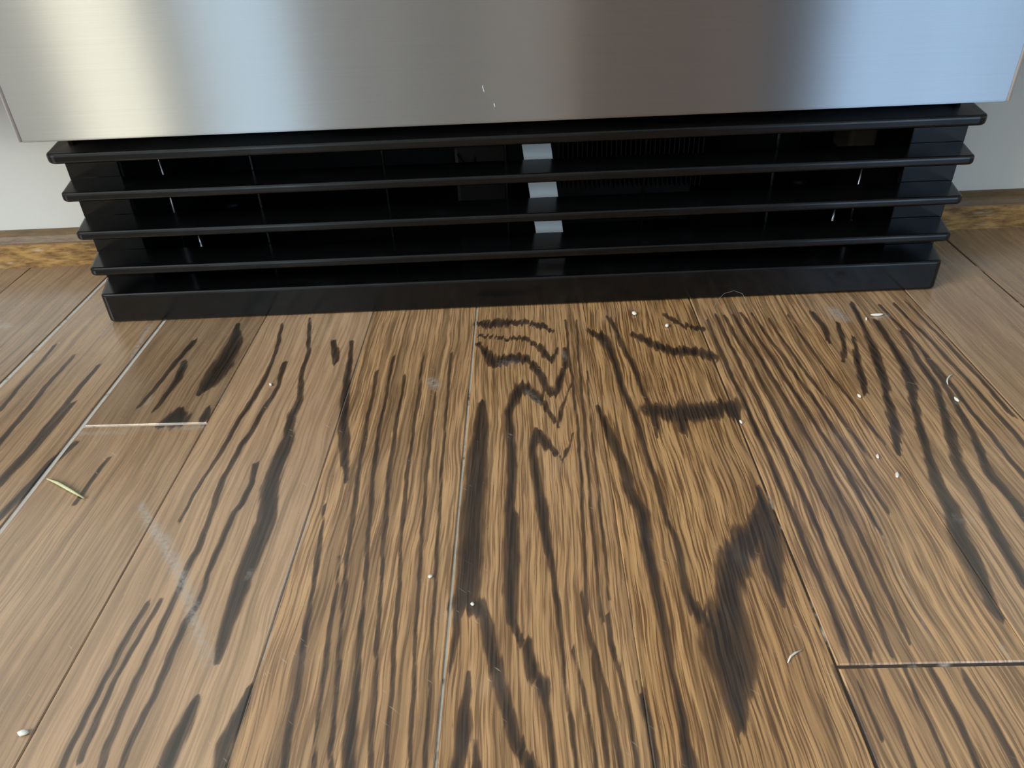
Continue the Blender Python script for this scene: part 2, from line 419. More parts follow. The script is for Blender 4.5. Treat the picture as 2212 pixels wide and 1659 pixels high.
# bold annual rings of the visible planks: strokes of (u, v, half-width) in mm on the floor
STREAKS = [
    [(-149.8,-7.2,0.97),(-140.2,-53.2,1.23),(-138.4,-79.3,1.34),(-132.7,-110.1,1.72),(-133.7,-125.3,2.28),(-130.5,-145.7,2.7),(-130.8,-160.6,3.56),(-130.1,-185.5,3.93),(-125.0,-209.1,3.96),(-125.1,-227.1,4.27),(-125.2,-251.2,3.54),(-124.2,-269.9,2.5),(-123.5,-282.3,2.01),(-123.1,-291.0,1.18)],
    [(-125.8,-306.6,1.57),(-126.5,-320.6,2.64),(-127.1,-332.7,2.72),(-127.3,-339.4,2.65)],
    [(-106.4,-300.2,0.77),(-106.5,-311.9,1.91),(-108.3,-322.8,2.36),(-107.2,-336.4,2.02)],
    [(-153.0,-64.4,1.55),(-149.6,-92.7,1.27),(-152.4,-116.7,1.3),(-153.2,-139.3,1.25),(-155.2,-150.0,1.38),(-156.4,-178.4,1.36),(-154.1,-207.5,1.22),(-152.0,-228.3,1.33),(-153.5,-238.8,1.33),(-152.7,-254.1,1.13),(-152.0,-278.5,1.08),(-152.6,-296.0,1.14),(-152.3,-310.7,1.06),(-151.1,-326.7,1.09),(-150.1,-337.4,1.05)],
    [(-167.7,-14.8,0.99),(-163.3,-40.1,1.15),(-160.3,-81.9,1.31),(-162.1,-108.8,1.34),(-163.7,-128.4,1.28),(-164.8,-152.5,1.07),(-166.1,-169.2,0.9),(-168.0,-189.7,0.84),(-168.2,-210.2,0.66)],
    [(-142.6,-165.9,1.26),(-139.8,-182.6,1.42),(-140.8,-197.5,1.4),(-142.9,-203.7,1.31),(-142.3,-226.6,1.2),(-142.5,-243.5,1.03),(-141.1,-259.4,1.0),(-142.4,-269.4,1.35),(-143.0,-286.9,1.36),(-142.7,-306.3,1.09),(-143.4,-322.1,1.04),(-143.0,-335.1,0.98)],
    [(-163.3,-258.9,0.96),(-164.8,-278.9,1.13),(-165.1,-290.1,1.08),(-165.6,-299.9,1.04),(-165.0,-316.8,1.07),(-164.7,-328.9,1.03),(-164.2,-337.2,0.99)],
    [(-158.3,-256.0,0.71),(-159.5,-277.6,0.91),(-161.4,-297.1,0.94),(-160.2,-316.9,1.15),(-159.3,-331.0,1.1)],
    [(-126.8,-39.1,1.22),(-121.9,-54.2,2.38),(-119.4,-68.4,1.18)],
    [(-113.8,-39.9,0.94),(-109.4,-77.0,1.77),(-105.7,-107.6,2.22),(-101.1,-135.1,2.6),(-95.1,-163.9,1.95),(-90.6,-182.6,1.17)],
    [(-98.8,-199.6,0.7),(-95.0,-227.7,0.88),(-92.2,-257.7,1.02),(-89.5,-283.7,1.15),(-87.3,-304.6,1.08),(-85.8,-323.2,1.2),(-84.0,-336.8,1.3)],
    [(-84.0,-233.8,0.54),(-81.5,-260.4,0.71),(-79.4,-283.9,0.76),(-77.5,-308.6,0.71),(-73.6,-336.9,0.73)],
    [(-90.8,-78.0,0.75),(-88.6,-126.8,0.96),(-86.1,-168.1,1.0),(-83.0,-203.4,0.93),(-80.8,-233.9,0.86),(-75.9,-272.7,0.78),(-72.0,-304.9,0.89),(-67.8,-337.0,0.8)],
    [(-82.7,-62.0,0.77),(-81.2,-103.9,1.0),(-80.0,-148.6,1.04),(-76.5,-186.7,0.95),(-72.1,-228.4,0.87),(-68.8,-260.8,0.8),(-65.8,-292.8,1.11),(-62.9,-323.6,2.02),(-61.3,-338.7,2.08)],
    [(-72.4,-84.2,0.74),(-71.3,-136.4,0.94),(-69.7,-172.5,0.99),(-66.4,-210.4,0.9),(-62.7,-248.1,0.72),(-59.2,-284.4,0.75),(-56.0,-316.5,0.77),(-53.6,-338.8,0.72)],
    [(-63.6,-57.3,0.61),(-61.5,-104.8,0.85),(-60.8,-141.1,0.79),(-59.9,-176.5,0.86),(-57.7,-216.9,0.78),(-54.7,-250.9,0.72),(-52.0,-288.9,0.74),(-50.0,-316.6,0.69),(-48.0,-338.9,0.64)],
    [(-51.7,-105.3,0.56),(-50.8,-149.8,0.77),(-49.2,-191.1,0.71),(-47.1,-229.1,0.65),(-45.0,-268.7,0.68),(-42.6,-301.5,0.62),(-39.6,-339.0,0.64)],
    [(-45.4,-58.3,0.61),(-43.7,-119.8,0.68),(-42.3,-169.8,0.74),(-40.5,-211.2,0.67),(-38.7,-251.4,0.72),(-37.2,-284.9,0.66),(-35.6,-315.1,0.69),(-34.7,-339.1,0.64)],
    [(-28.8,-50.0,1.93),(-22.4,-60.1,2.45),(-16.9,-74.8,4.04),(-10.3,-69.7,4.72),(-2.3,-68.5,4.29),(6.5,-74.4,2.86),(11.2,-85.3,1.9),(13.7,-97.1,1.81),(16.9,-107.6,2.42),(20.7,-109.2,1.83),(23.1,-92.6,1.75),(27.9,-77.1,1.47),(29.0,-56.6,1.35)],
    [(-28.3,-39.8,1.48),(-15.6,-42.4,1.78),(-0.1,-44.5,1.97),(11.9,-54.0,1.83),(18.2,-72.8,1.91),(22.8,-62.0,0.96),(24.1,-52.9,0.61)],
    [(-30.3,-22.9,2.51),(-20.7,-24.7,4.48),(-9.6,-22.2,3.86),(11.0,-25.3,2.73),(20.2,-33.4,2.07)],
    [(-4.9,-211.4,2.75),(-6.3,-206.6,2.03),(-4.9,-165.5,2.22),(-7.7,-127.7,1.87),(-3.2,-109.5,2.73),(1.3,-100.0,4.37),(6.8,-107.1,2.8),(12.3,-116.8,1.87),(16.2,-128.8,1.16),(19.7,-139.4,0.96),(24.7,-117.4,0.56),(31.6,-93.0,0.44)],
    [(-23.3,-115.2,1.91),(-22.9,-144.8,3.88),(-24.1,-177.1,4.37),(-24.2,-205.3,4.78),(-24.2,-224.0,4.8),(-24.0,-235.8,4.88),(-24.3,-253.8,4.69),(-24.8,-261.9,4.82)],
    [(-24.8,-261.9,5.54),(-19.8,-264.5,3.22),(-15.6,-270.8,2.13),(-13.3,-286.0,2.41),(-10.4,-296.9,2.16),(-7.9,-306.9,2.27),(-4.9,-318.3,2.36),(-3.2,-325.4,1.99),(0.7,-331.3,2.12),(3.3,-339.6,2.38)],
    [(-27.7,-264.3,1.39),(-27.7,-275.2,1.16),(-28.7,-288.7,0.75),(-29.5,-297.7,0.37)],
    [(-4.9,-211.4,2.9),(-5.4,-241.1,2.92),(-5.7,-254.3,2.82),(-4.8,-271.1,1.93),(-2.7,-279.0,1.57),(1.2,-282.6,1.72),(1.7,-290.0,1.84),(3.9,-297.2,2.4),(7.6,-302.7,2.16),(8.4,-310.4,1.04),(9.4,-324.8,0.75),(10.1,-339.7,0.71)],
    [(9.7,-207.1,2.5),(6.5,-178.3,1.93),(5.8,-159.3,1.75),(8.7,-144.4,2.59),(12.7,-154.4,2.29),(17.4,-163.7,1.8),(22.0,-168.8,1.32),(26.1,-157.4,0.51),(28.3,-146.5,0.39)],
    [(9.7,-207.1,2.48),(11.0,-229.1,1.94),(13.3,-246.2,1.24),(14.6,-263.4,0.98),(15.0,-282.9,0.75),(15.6,-300.6,0.71),(17.2,-317.8,0.76),(17.8,-339.8,0.71)],
    [(-21.5,-298.9,0.72),(-21.6,-303.9,1.07),(-22.0,-309.9,1.4),(-22.5,-319.3,2.89),(-22.1,-325.1,2.52),(-24.0,-334.2,1.81),(-24.4,-340.8,1.76)],
    [(-17.2,-324.3,0.67),(-17.6,-332.8,1.13),(-15.7,-340.9,1.41)],
    [(30.9,-20.1,0.64),(30.5,-62.4,0.6),(31.1,-109.2,0.69),(30.9,-153.2,0.63),(29.5,-200.6,0.68),(27.7,-237.0,0.63),(27.0,-268.0,0.58)],
    [(38.2,-20.5,0.64),(36.1,-84.4,0.57),(35.4,-132.3,0.66),(33.5,-190.6,0.58),(32.5,-237.2,0.63),(32.4,-272.9,0.67)],
    [(40.7,-84.7,0.43),(38.8,-132.5,0.52),(37.9,-187.3,0.59),(37.2,-231.7,0.53),(36.7,-263.5,0.59)],
    [(46.5,-36.2,2.49),(54.1,-44.5,3.15),(57.5,-62.2,2.23),(58.7,-78.7,1.79),(59.9,-101.4,1.75),(63.4,-126.5,1.54),(64.7,-142.6,1.33),(65.8,-170.5,1.13),(68.0,-192.5,1.2),(68.2,-215.3,1.24),(68.7,-219.0,1.28),(70.7,-232.1,1.19),(69.7,-254.8,1.42),(70.4,-264.8,1.91),(73.8,-271.3,2.3),(78.3,-276.1,3.04)],
    [(59.3,-13.3,0.91),(63.4,-34.7,1.36),(67.0,-65.0,1.44),(69.7,-83.0,1.39),(71.1,-99.9,1.17),(73.2,-124.2,1.27),(74.3,-134.5,1.91),(74.7,-148.9,1.3)],
    [(74.0,-129.6,5.32),(82.3,-130.0,6.67),(90.5,-131.2,7.86),(98.0,-129.8,8.22),(104.5,-130.1,6.58),(113.2,-126.0,5.89),(118.2,-127.1,6.14),(119.8,-136.9,2.41)],
    [(89.7,-132.5,3.95),(88.9,-145.3,2.6),(89.2,-152.3,1.05)],
    [(74.7,-43.9,2.67),(82.0,-50.3,2.99),(89.5,-60.5,3.56),(98.4,-65.5,4.5),(111.5,-67.4,4.49),(119.2,-72.7,4.24)],
    [(99.6,-15.8,1.54),(104.7,-29.0,1.46),(110.4,-33.7,2.42),(120.3,-38.0,2.46)],
    [(44.0,-124.2,0.85),(46.2,-137.6,2.21),(49.4,-155.9,2.4),(52.6,-173.8,2.5),(53.2,-194.1,2.67),(57.9,-210.6,2.53),(56.2,-230.5,2.14),(57.3,-247.4,1.86),(57.0,-266.2,1.77),(57.4,-283.9,1.32),(57.4,-294.8,1.09),(57.4,-305.0,0.97),(57.5,-314.5,1.28),(56.5,-326.4,1.65),(56.8,-335.4,2.43),(57.1,-342.0,2.55)],
    [(117.3,-191.9,0.47),(116.3,-203.6,2.27),(115.2,-211.6,3.99),(110.3,-222.2,6.0),(103.1,-229.3,6.96),(95.5,-239.0,5.92),(90.4,-252.3,5.15),(86.1,-264.7,5.57),(82.5,-276.4,7.3),(80.7,-287.5,8.84),(81.1,-295.9,7.58),(79.6,-305.8,4.97),(78.2,-315.3,3.17),(76.9,-324.2,1.14)],
    [(114.3,-219.3,4.69),(112.1,-231.0,4.19),(110.0,-247.6,3.47),(109.0,-260.4,1.8),(108.3,-268.9,0.49)],
    [(25.1,-256.2,0.7),(26.5,-279.6,0.86),(29.1,-294.2,0.83),(31.4,-307.6,0.79),(32.4,-325.2,0.91),(33.2,-340.1,0.87)],
    [(35.2,-268.7,0.77),(34.8,-285.8,0.84),(37.5,-299.9,0.91),(38.7,-314.2,0.86),(38.4,-340.1,0.79)],
    [(44.1,-304.8,1.07),(45.1,-317.4,1.19),(45.2,-332.2,1.21),(44.9,-340.2,1.26)],
    [(27.1,-290.6,0.64),(28.3,-306.8,0.79),(28.3,-325.1,0.74),(28.5,-340.0,0.71)],
    [(19.1,-286.1,0.56),(22.6,-306.7,0.71),(24.2,-325.0,0.75),(24.6,-339.9,0.71)],
    [(126.5,-25.9,0.84),(126.8,-83.9,1.07),(128.4,-153.2,1.21),(128.4,-204.0,1.19),(127.6,-248.1,1.07),(127.4,-277.5,1.09),(126.6,-292.7,0.94)],
    [(133.5,-19.8,0.87),(135.2,-84.3,1.09),(136.9,-149.4,1.1),(137.2,-204.3,0.97),(136.4,-245.6,0.98),(135.8,-279.9,0.89),(135.4,-292.9,0.86)],
    [(139.1,-20.2,0.89),(142.1,-79.4,1.12),(144.2,-141.4,1.14),(146.0,-198.0,1.0),(145.4,-248.5,0.98),(143.3,-293.1,0.86)],
    [(145.1,-17.3,0.92),(149.1,-74.3,1.16),(153.0,-137.5,1.17),(154.9,-191.5,1.02),(154.4,-240.7,0.89),(152.1,-284.7,0.79)],
    [(151.4,-17.6,0.94),(156.2,-74.7,1.02),(160.6,-133.5,1.06),(164.2,-184.9,1.06),(163.9,-226.8,0.94)],
    [(158.3,-21.3,0.76),(163.3,-75.1,1.04),(168.4,-129.4,1.08),(171.3,-178.0,0.96),(172.9,-215.1,0.76)],
    [(167.4,-28.3,0.74),(171.3,-86.2,0.85),(176.1,-129.8,0.95),(179.7,-174.6,0.86)],
    [(181.5,-22.7,0.75),(184.1,-81.6,0.86),(188.8,-130.4,0.8),(191.1,-163.7,0.74)],
    [(119.0,-296.7,0.58),(120.0,-308.5,0.84),(120.7,-324.9,0.79),(120.6,-341.3,0.74)],
    [(134.7,-297.0,0.65),(133.6,-310.7,0.81),(133.5,-325.1,0.78),(132.8,-341.5,0.74)],
    [(146.0,-297.2,0.65),(144.5,-312.8,0.82),(144.8,-328.7,0.79),(144.2,-341.7,0.83)],
    [(155.5,-297.4,0.77),(155.3,-313.0,1.02),(155.1,-327.2,1.05),(154.1,-341.8,0.99)],
    [(166.3,-298.7,0.9),(166.8,-313.2,1.15),(167.0,-325.7,1.09),(166.9,-342.0,1.03)],
    [(125.5,-302.8,0.56),(125.6,-316.1,0.72),(125.9,-330.1,0.69)],
    [(198.9,-19.9,1.59),(200.7,-42.7,1.71),(196.9,-60.2,1.02)],
    [(211.4,-35.3,1.23),(206.8,-57.3,1.43),(198.6,-82.9,0.94)],
    [(229.6,-10.5,1.41),(227.1,-34.4,1.5),(224.2,-52.4,1.59),(221.2,-73.3,2.24),(216.7,-94.2,2.61),(210.2,-118.2,1.84),(205.4,-140.2,2.23),(199.1,-158.1,2.33),(195.4,-170.7,1.15)],
    [(214.9,-53.7,0.87),(208.8,-75.9,1.68),(202.7,-100.0,1.89),(198.2,-119.0,1.18)],
    [(237.2,-35.0,1.77),(235.1,-62.9,1.68),(232.6,-89.9,2.12),(228.6,-107.7,2.66),(222.4,-126.5,2.0),(215.8,-147.8,1.84),(211.5,-164.9,1.84),(208.3,-181.2,2.02),(204.5,-196.1,2.41),(203.3,-213.6,3.43),(199.0,-227.9,3.67),(197.3,-242.3,3.56),(196.0,-255.6,2.5),(192.7,-271.2,1.87),(193.7,-278.8,1.15)],
    [(247.3,-49.6,1.03),(243.7,-85.2,1.45),(241.3,-111.6,1.87),(235.2,-134.2,1.89),(226.7,-161.6,2.28),(221.9,-180.3,2.48),(219.2,-203.2,1.97),(216.6,-222.6,2.12),(214.3,-242.5,2.03),(211.9,-263.1,1.72)],
    [(250.4,-74.3,1.0),(247.1,-110.0,1.23),(243.6,-136.3,1.42),(239.5,-162.1,1.67),(233.2,-186.8,1.96),(234.2,-209.2,2.02),(232.7,-234.7,1.71)],
    [(247.4,-13.7,0.86),(250.3,-51.6,0.99),(251.1,-95.4,1.04),(249.6,-137.5,1.1),(248.8,-177.3,1.18),(249.1,-201.7,1.14)],
    [(257.9,-11.0,0.87),(260.4,-52.2,1.0),(261.8,-96.0,1.08),(262.0,-138.0,1.15),(262.1,-174.1,1.23)],
    [(267.0,-8.2,0.65),(269.2,-55.6,1.0),(270.0,-101.4,1.07),(269.6,-142.6,0.98)],
    [(-199.1,-12.9,1.67),(-193.5,-41.4,4.4),(-193.0,-67.3,6.25),(-195.2,-87.4,4.62),(-197.2,-98.4,1.56)],
    [(-219.2,-60.9,2.02),(-216.7,-80.6,2.13),(-218.1,-117.0,1.05)],
    [(-202.8,-112.6,1.25),(-201.8,-124.1,7.09),(-209.2,-129.6,2.48)],
    [(-185.8,-113.3,1.25),(-185.2,-124.8,2.45)],
    [(-223.0,-33.7,1.69),(-225.3,-65.6,1.61),(-229.0,-111.4,0.93)],
    [(-299.1,-48.7,1.08),(-298.8,-85.4,1.39),(-296.5,-125.4,1.64),(-295.4,-152.1,1.57)],
    [(-276.3,-61.3,1.23),(-276.2,-114.4,1.48),(-275.2,-150.9,1.77),(-277.3,-183.1,1.72)],
    [(-272.2,-103.7,1.17),(-272.9,-129.9,1.88),(-274.5,-156.9,2.17),(-276.3,-184.9,2.05)],
    [(-251.2,-143.6,1.66),(-256.6,-161.5,2.63),(-258.3,-182.0,2.25),(-262.3,-208.8,1.83)],
    [(-319.0,-34.5,0.87),(-316.6,-74.6,1.22),(-314.5,-109.9,1.34)],
    [(-225.8,-158.8,1.0),(-227.2,-177.7,1.1),(-227.3,-195.2,1.03)],
]
SMEARS_AND_SHEEN = [
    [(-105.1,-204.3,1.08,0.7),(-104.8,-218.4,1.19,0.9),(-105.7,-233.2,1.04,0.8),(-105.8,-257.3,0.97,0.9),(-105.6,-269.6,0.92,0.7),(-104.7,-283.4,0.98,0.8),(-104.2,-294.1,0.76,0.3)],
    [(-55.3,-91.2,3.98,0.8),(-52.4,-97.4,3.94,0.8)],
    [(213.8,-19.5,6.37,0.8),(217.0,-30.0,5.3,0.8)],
    [(-192.8,-196.4,1.87,0.8),(-184.0,-208.1,2.45,0.9),(-172.1,-220.9,3.38,0.95),(-161.4,-234.4,3.25,0.9),(-151.9,-248.3,3.51,0.75),(-142.2,-263.9,3.57,0.65),(-134.9,-275.9,3.46,0.55),(-126.4,-289.4,3.33,0.35)],  # floor reflection edge of the left cabinet, painted as a pale streak
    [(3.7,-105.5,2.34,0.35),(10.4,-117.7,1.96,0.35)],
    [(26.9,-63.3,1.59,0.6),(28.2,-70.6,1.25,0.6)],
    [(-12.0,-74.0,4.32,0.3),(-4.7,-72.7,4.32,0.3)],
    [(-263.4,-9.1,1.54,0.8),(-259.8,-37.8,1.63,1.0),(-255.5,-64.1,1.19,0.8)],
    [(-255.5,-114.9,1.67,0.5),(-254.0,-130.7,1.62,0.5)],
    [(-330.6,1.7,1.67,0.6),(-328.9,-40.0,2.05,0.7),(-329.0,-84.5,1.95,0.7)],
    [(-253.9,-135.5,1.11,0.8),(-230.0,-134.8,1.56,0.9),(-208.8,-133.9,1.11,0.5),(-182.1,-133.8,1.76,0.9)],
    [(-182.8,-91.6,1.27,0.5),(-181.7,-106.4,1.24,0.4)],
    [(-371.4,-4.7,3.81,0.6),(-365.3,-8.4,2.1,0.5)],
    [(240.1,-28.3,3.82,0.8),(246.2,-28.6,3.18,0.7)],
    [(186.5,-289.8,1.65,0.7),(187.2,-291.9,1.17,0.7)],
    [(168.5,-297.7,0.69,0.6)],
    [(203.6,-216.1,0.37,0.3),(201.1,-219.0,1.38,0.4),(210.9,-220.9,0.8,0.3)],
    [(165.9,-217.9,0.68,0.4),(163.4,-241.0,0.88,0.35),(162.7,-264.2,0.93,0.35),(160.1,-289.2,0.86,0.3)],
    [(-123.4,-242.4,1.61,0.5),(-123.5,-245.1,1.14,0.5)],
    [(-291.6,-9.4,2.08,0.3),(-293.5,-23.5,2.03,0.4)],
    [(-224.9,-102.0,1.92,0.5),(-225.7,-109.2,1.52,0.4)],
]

def seg_arrays(data, ncol):
    a, b = [], []
    for st in data:
        if len(st) == 1: st = st + st
        for p, q in zip(st, st[1:]):
            a.append(p[:ncol]); b.append(q[:ncol])
    return np.array(a, float), np.array(b, float)
SA, SB = seg_arrays(STREAKS, 3)
DA, DB = seg_arrays(SMEARS_AND_SHEEN, 4)
def field(P, A, B, strength=False):
    """signed inside-distance (mm) to the widest tapered stroke, or the dust and painted reflection amount"""
    out = np.full(len(P), -50.0 if not strength else 0.0)
    lo, hi = P.min(0) - 12, P.max(0) + 12
    for a, b in zip(A, B):
        if max(a[0], b[0]) < lo[0] or min(a[0], b[0]) > hi[0] or max(a[1], b[1]) < lo[1] or min(a[1], b[1]) > hi[1]:
            continue
        d = b[:2] - a[:2]
        t = np.clip(((P - a[:2]) @ d) / max(d @ d, 1e-9), 0, 1)
        dist = np.hypot(*(P - a[:2] - t[:, None] * d).T)
        hw = (a[2] + t * (b[2] - a[2])) * (1.0 if strength else 1.18)
        if strength:
            s_ = a[3] + t * (b[3] - a[3])
            out = np.maximum(out, s_ * np.clip(1.25 - dist / np.maximum(hw, 0.4), 0, 1))
        else:
            out = np.maximum(out, (hw - dist) / (0.55 * hw + 0.75))
    return out

VIS0, VIS1 = -0.425, 0.035       # stretch of floor where the rings are resolved
def plank(u0, u1, v0, v1, color, parent, fine=True):
    us = [u0, u0 + 0.0005]
    n = max(2, int(round((u1 - u0) / 0.00115))) if fine else 2
    us += [u0 + 0.0005 + (u1 - u0 - 0.001) * i / n for i in range(1, n)] + [u1 - 0.0005, u1]
    vs = [v0, v0 + 0.0005]
    if fine and v1 > VIS0 and v0 < VIS1:
        a, b = max(v0 + 0.0006, VIS0), min(v1 - 0.0006, VIS1)
        m = max(2, int(round((b - a) / 0.0028)))
        vs += [a + (b - a) * i / m for i in range(m + 1)]
    vs += [v1 - 0.0005, v1]
    vs = sorted(set(vs))
    U, V = np.meshgrid(us, vs)
    nu, nv = len(us), len(vs)
    Z = np.zeros_like(U); Z[0, :] = Z[-1, :] = -0.0006; Z[:, 0] = Z[:, -1] = -0.0004   # eased edges
    top = np.stack([U, V, Z], -1).reshape(-1, 3)
    idx = np.arange(nu * nv).reshape(nv, nu)
    faces = np.stack([idx[:-1, :-1], idx[:-1, 1:], idx[1:, 1:], idx[1:, :-1]], -1).reshape(-1, 4).tolist()
    ring = np.concatenate([idx[0, :], idx[1:, -1], idx[-1, -2::-1], idx[-2:0:-1, 0]])
    low = top[ring].copy(); low[:, 2] = -0.00065
    base = len(top); L = len(ring)
    for i in range(L):
        j = (i + 1) % L
        faces.append([int(ring[i]), base + i, base + j, int(ring[j])])
    pts = np.concatenate([top, low])
    me = bpy.data.meshes.new('plank')
    me.from_pydata(pts.tolist(), [], faces)
    P = pts[:, :2] * 1000.0
    # ring edges break along the fibres: shift each fibre lengthwise, with slow change along it
    jr = np.random.default_rng(int(abs(u0) * 1e5) + 11)
    J = sum(a * jr.standard_normal((64, int((v1 - v0) * 1000 / s) + 3))[:, :] [
            (np.floor((P[:, 0] - u0 * 1000) / 1.15).astype(int) % 64), np.clip(np.round((P[:, 1] - v0 * 1000) / s).astype(int), 0, int((v1 - v0) * 1000 / s) + 2)]
            for a, s in ((0.6, 60.0), (0.4, 19.0))) if fine else 0.0
    Q = P.copy(); Q[:, 1] += np.clip(J, -1.1, 1.1) * (2.6 * color[3] + 0.8)
    Q[:, 0] += 0.22 * np.sin(P[:, 1] * 0.13 + u0 * 900) + 0.12 * np.sin(P[:, 1] * 0.47 + u0 * 500)
    r = np.clip(field(Q, SA, SB), -1.5, 1.3) if fine else np.full(len(P), -1.5)
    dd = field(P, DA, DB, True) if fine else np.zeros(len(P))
    at = me.attributes.new('ring', 'FLOAT', 'POINT'); at.data.foreach_set('value', r.astype(np.float32))
    at = me.attributes.new('dust', 'FLOAT', 'POINT'); at.data.foreach_set('value', dd.astype(np.float32))  # also carries the painted reflection edge
    o = link('plank', me, WOOD, parent)
    o.color = color
    return o

SEAMS = {-7: -.555, -6: -.480, -5: -.405, -4: -.330, -3: -.2555, -2: -.1820, -1: -.1052, 0: -.0312,
         1: .0447, 2: .1203, 3: .1955, 4: .2735, 5: .3415, 6: .4175, 7: .4925}
GAP = {-4: .0030, -3: .0026, -2: .0002, -1: .0005, 0: .0011, 1: .0001, 2: .0010, 3: .0001, 4: .0008, 5: .0016}
#       tone (outer planks darkened to paint in cabinet shade), fine-ring amount, seed
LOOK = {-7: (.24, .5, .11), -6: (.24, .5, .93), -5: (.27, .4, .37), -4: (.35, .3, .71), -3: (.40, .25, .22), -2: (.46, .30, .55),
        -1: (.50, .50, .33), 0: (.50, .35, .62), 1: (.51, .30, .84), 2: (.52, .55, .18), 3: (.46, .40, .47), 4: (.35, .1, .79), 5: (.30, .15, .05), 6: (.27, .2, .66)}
FIBRE = {-4: .35, -3: .35, -2: .3, -1: .65, 0: .75, 1: .9, 2: .75, 3: .6}
BUTT = {-3: [-.1290], 2: [-.2965]}
for i in range(-7, 7):
    g0, g1 = GAP.get(i, .0005) / 2, GAP.get(i + 1, .0005) / 2
    cuts = [-0.95 - 0.13 * ((i * 5) % 4)] + BUTT.get(i, []) + [0.60]
    for q, (a, b) in enumerate(zip(cuts, cuts[1:])):
        t, l, s = LOOK[i]
        if i == -3: t, l = ((.38, .2), (.28, .3))[q]
        if i == 2 and q == 0: t, l = .50, .25
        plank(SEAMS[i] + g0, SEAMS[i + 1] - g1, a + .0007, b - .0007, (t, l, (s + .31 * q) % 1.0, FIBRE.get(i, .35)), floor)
# the rest of the room's strips, out of view
bm = bmesh.new()
rng = random.Random(3)
for i in range(-38, 42):
    u0 = -.03 + .075 * i
    v = -3.7 - rng.random() * .5
    while v < 0.9:
        w = v + .5 + rng.random() * .7
        a, b = max(v, -3.7), min(w, .9)
        if -8 < i < 7 and True:
            lim = -0.95 - 0.13 * ((i * 5) % 4)
            if -7 <= i < 7: b = min(b, lim - .0005)
        if b - a > .01:
            if -7 <= i < 7: x0, x1 = SEAMS[i] + .0003, SEAMS[i + 1] - .0003
            else: x0, x1 = u0 + .0003, u0 + .0747
            if i == -8: x1 = SEAMS[-7] - .0003
            if i == 7: x0 = SEAMS[7] + .0003
            bm_box(bm, x0, x1, a, b - .0008, -.00065, 0.0)
        v = w
far = to_obj('strip_flooring', bm, WOOD, floor)
far['kind'] = 'stuff'
far.color = (.45, .5, .4, .6)

# ------------------------------------------------------------------ refrigerator
fridge = tag(empty('refrigerator', (0, 0, 0)), 'stainless steel built-in refrigerator with black louvred toe grille', 'refrigerator')
DX0, DX1, DZ0, DZ1 = -0.3069, 0.3040, 0.1283, 0.852
# door: folded steel skin; pale lips paint in the highlight along its side edges
dbm = bmesh.new()
bm_box(dbm, DX0, DX1, 0.001, 0.052, DZ0, DZ1, 0.0016, 3)
door = to_obj('door', dbm, STEEL, fridge)
for x in (DX0 + 0.0002, DX1 - 0.0002):
    tube('door_edge', [(x, 0.0016, DZ0 + 0.0008), (x, 0.0016, DZ1 - 0.002)], 0.0013, EDGE, door, 12, False)
tube('handle_bar', [(-0.24, -0.045, 0.80), (0.24, -0.045, 0.80)], 0.011, STEEL, door, 16, False)
for x in (-0.20, 0.20):
    box('handle_post', x - 0.008, x + 0.008, -0.040, 0.002, 0.792, 0.808, STEEL, door, 0.002)
for (xa, za, xb, zb) in ((-0.0184, 0.1511, -0.0168, 0.1452), (-0.0120, 0.1405, -0.0108, 0.1370)):
    tube('scratch', [(xa, 0.0010, za), ((xa + xb) / 2 - .0002, 0.0010, (za + zb) / 2), (xb, 0.0010, zb)], 0.00035, PIN, door, 5)
# cabinet shell behind the door and the open machine bay below it
shell = box('shell', -0.300, 0.298, 0.056, 0.640, 0.132, 0.850, BRACKET, fridge, 0.002)
bay = bmesh.new()
bm_box(bay, -0.300, -0.297, 0.040, 0.640, 0.002, 0.131); bm_box(bay, 0.295, 0.298, 0.040, 0.640, 0.002, 0.131)
bm_box(bay, -0.297, 0.295, 0.300, 0.303, 0.002, 0.131); bm_box(bay, -0.297, 0.295, 0.040, 0.300, 0.002, 0.004)
bm_box(bay, -0.297, 0.295, 0.040, 0.300, 0.1285, 0.131)
to_obj('machine_bay', bay, DARKIN, fridge)

# toe grille: slotted back frame, four louvres and the kick strip
grille = tag(empty('toe_grille', (0, 0, 0))); grille.parent = fridge
for x0, x1 in ((-0.302, -0.2665), (0.2655, 0.302)):
    box('end_panel', x0, x1, 0.0305, 0.0355, 0.010, 0.1175, BLACK, grille, 0.0008)
for i in range(1, 6):
    x = -0.2665 + i * 0.532 / 6
    if i == 3: x -= 0.006
    box('divider', x - 0.0009, x + 0.0009, 0.0312, 0.0352, 0.012, 0.116, BLACK, grille, 0.0004, 1)
def louvre_outline(hw_front, hw_back, depth, r):
    pts = []
    for sx in (-1, 1):
        cx, cy = hw_front - r, r
        arc = [(sx * (cx + r * math.cos(a)), cy - r * math.sin(a)) for a in [math.pi / 2 * t / 6 for t in range(7)]]
        side = [(sx * hw_back, depth)] + arc
        pts += side if sx < 0 else side[::-1]
    return pts
for i, (z, th) in enumerate(((0.1206, 0.0062), (0.0954, 0.0058), (0.0686, 0.0056), (0.0424, 0.0056))):
    extrude_outline('louvre', louvre_outline(0.2968 if i == 0 else 0.2955, 0.302, 0.0315, 0.0075 if i == 0 else 0.0050), z - th, z + 0.0004, BLACK, grille, 0.0019, 3)
extrude_outline('kick_strip', louvre_outline(0.2945, 0.302, 0.0315, 0.0045), 0.0006, 0.0226, BLACK, grille, 0.0019, 3)

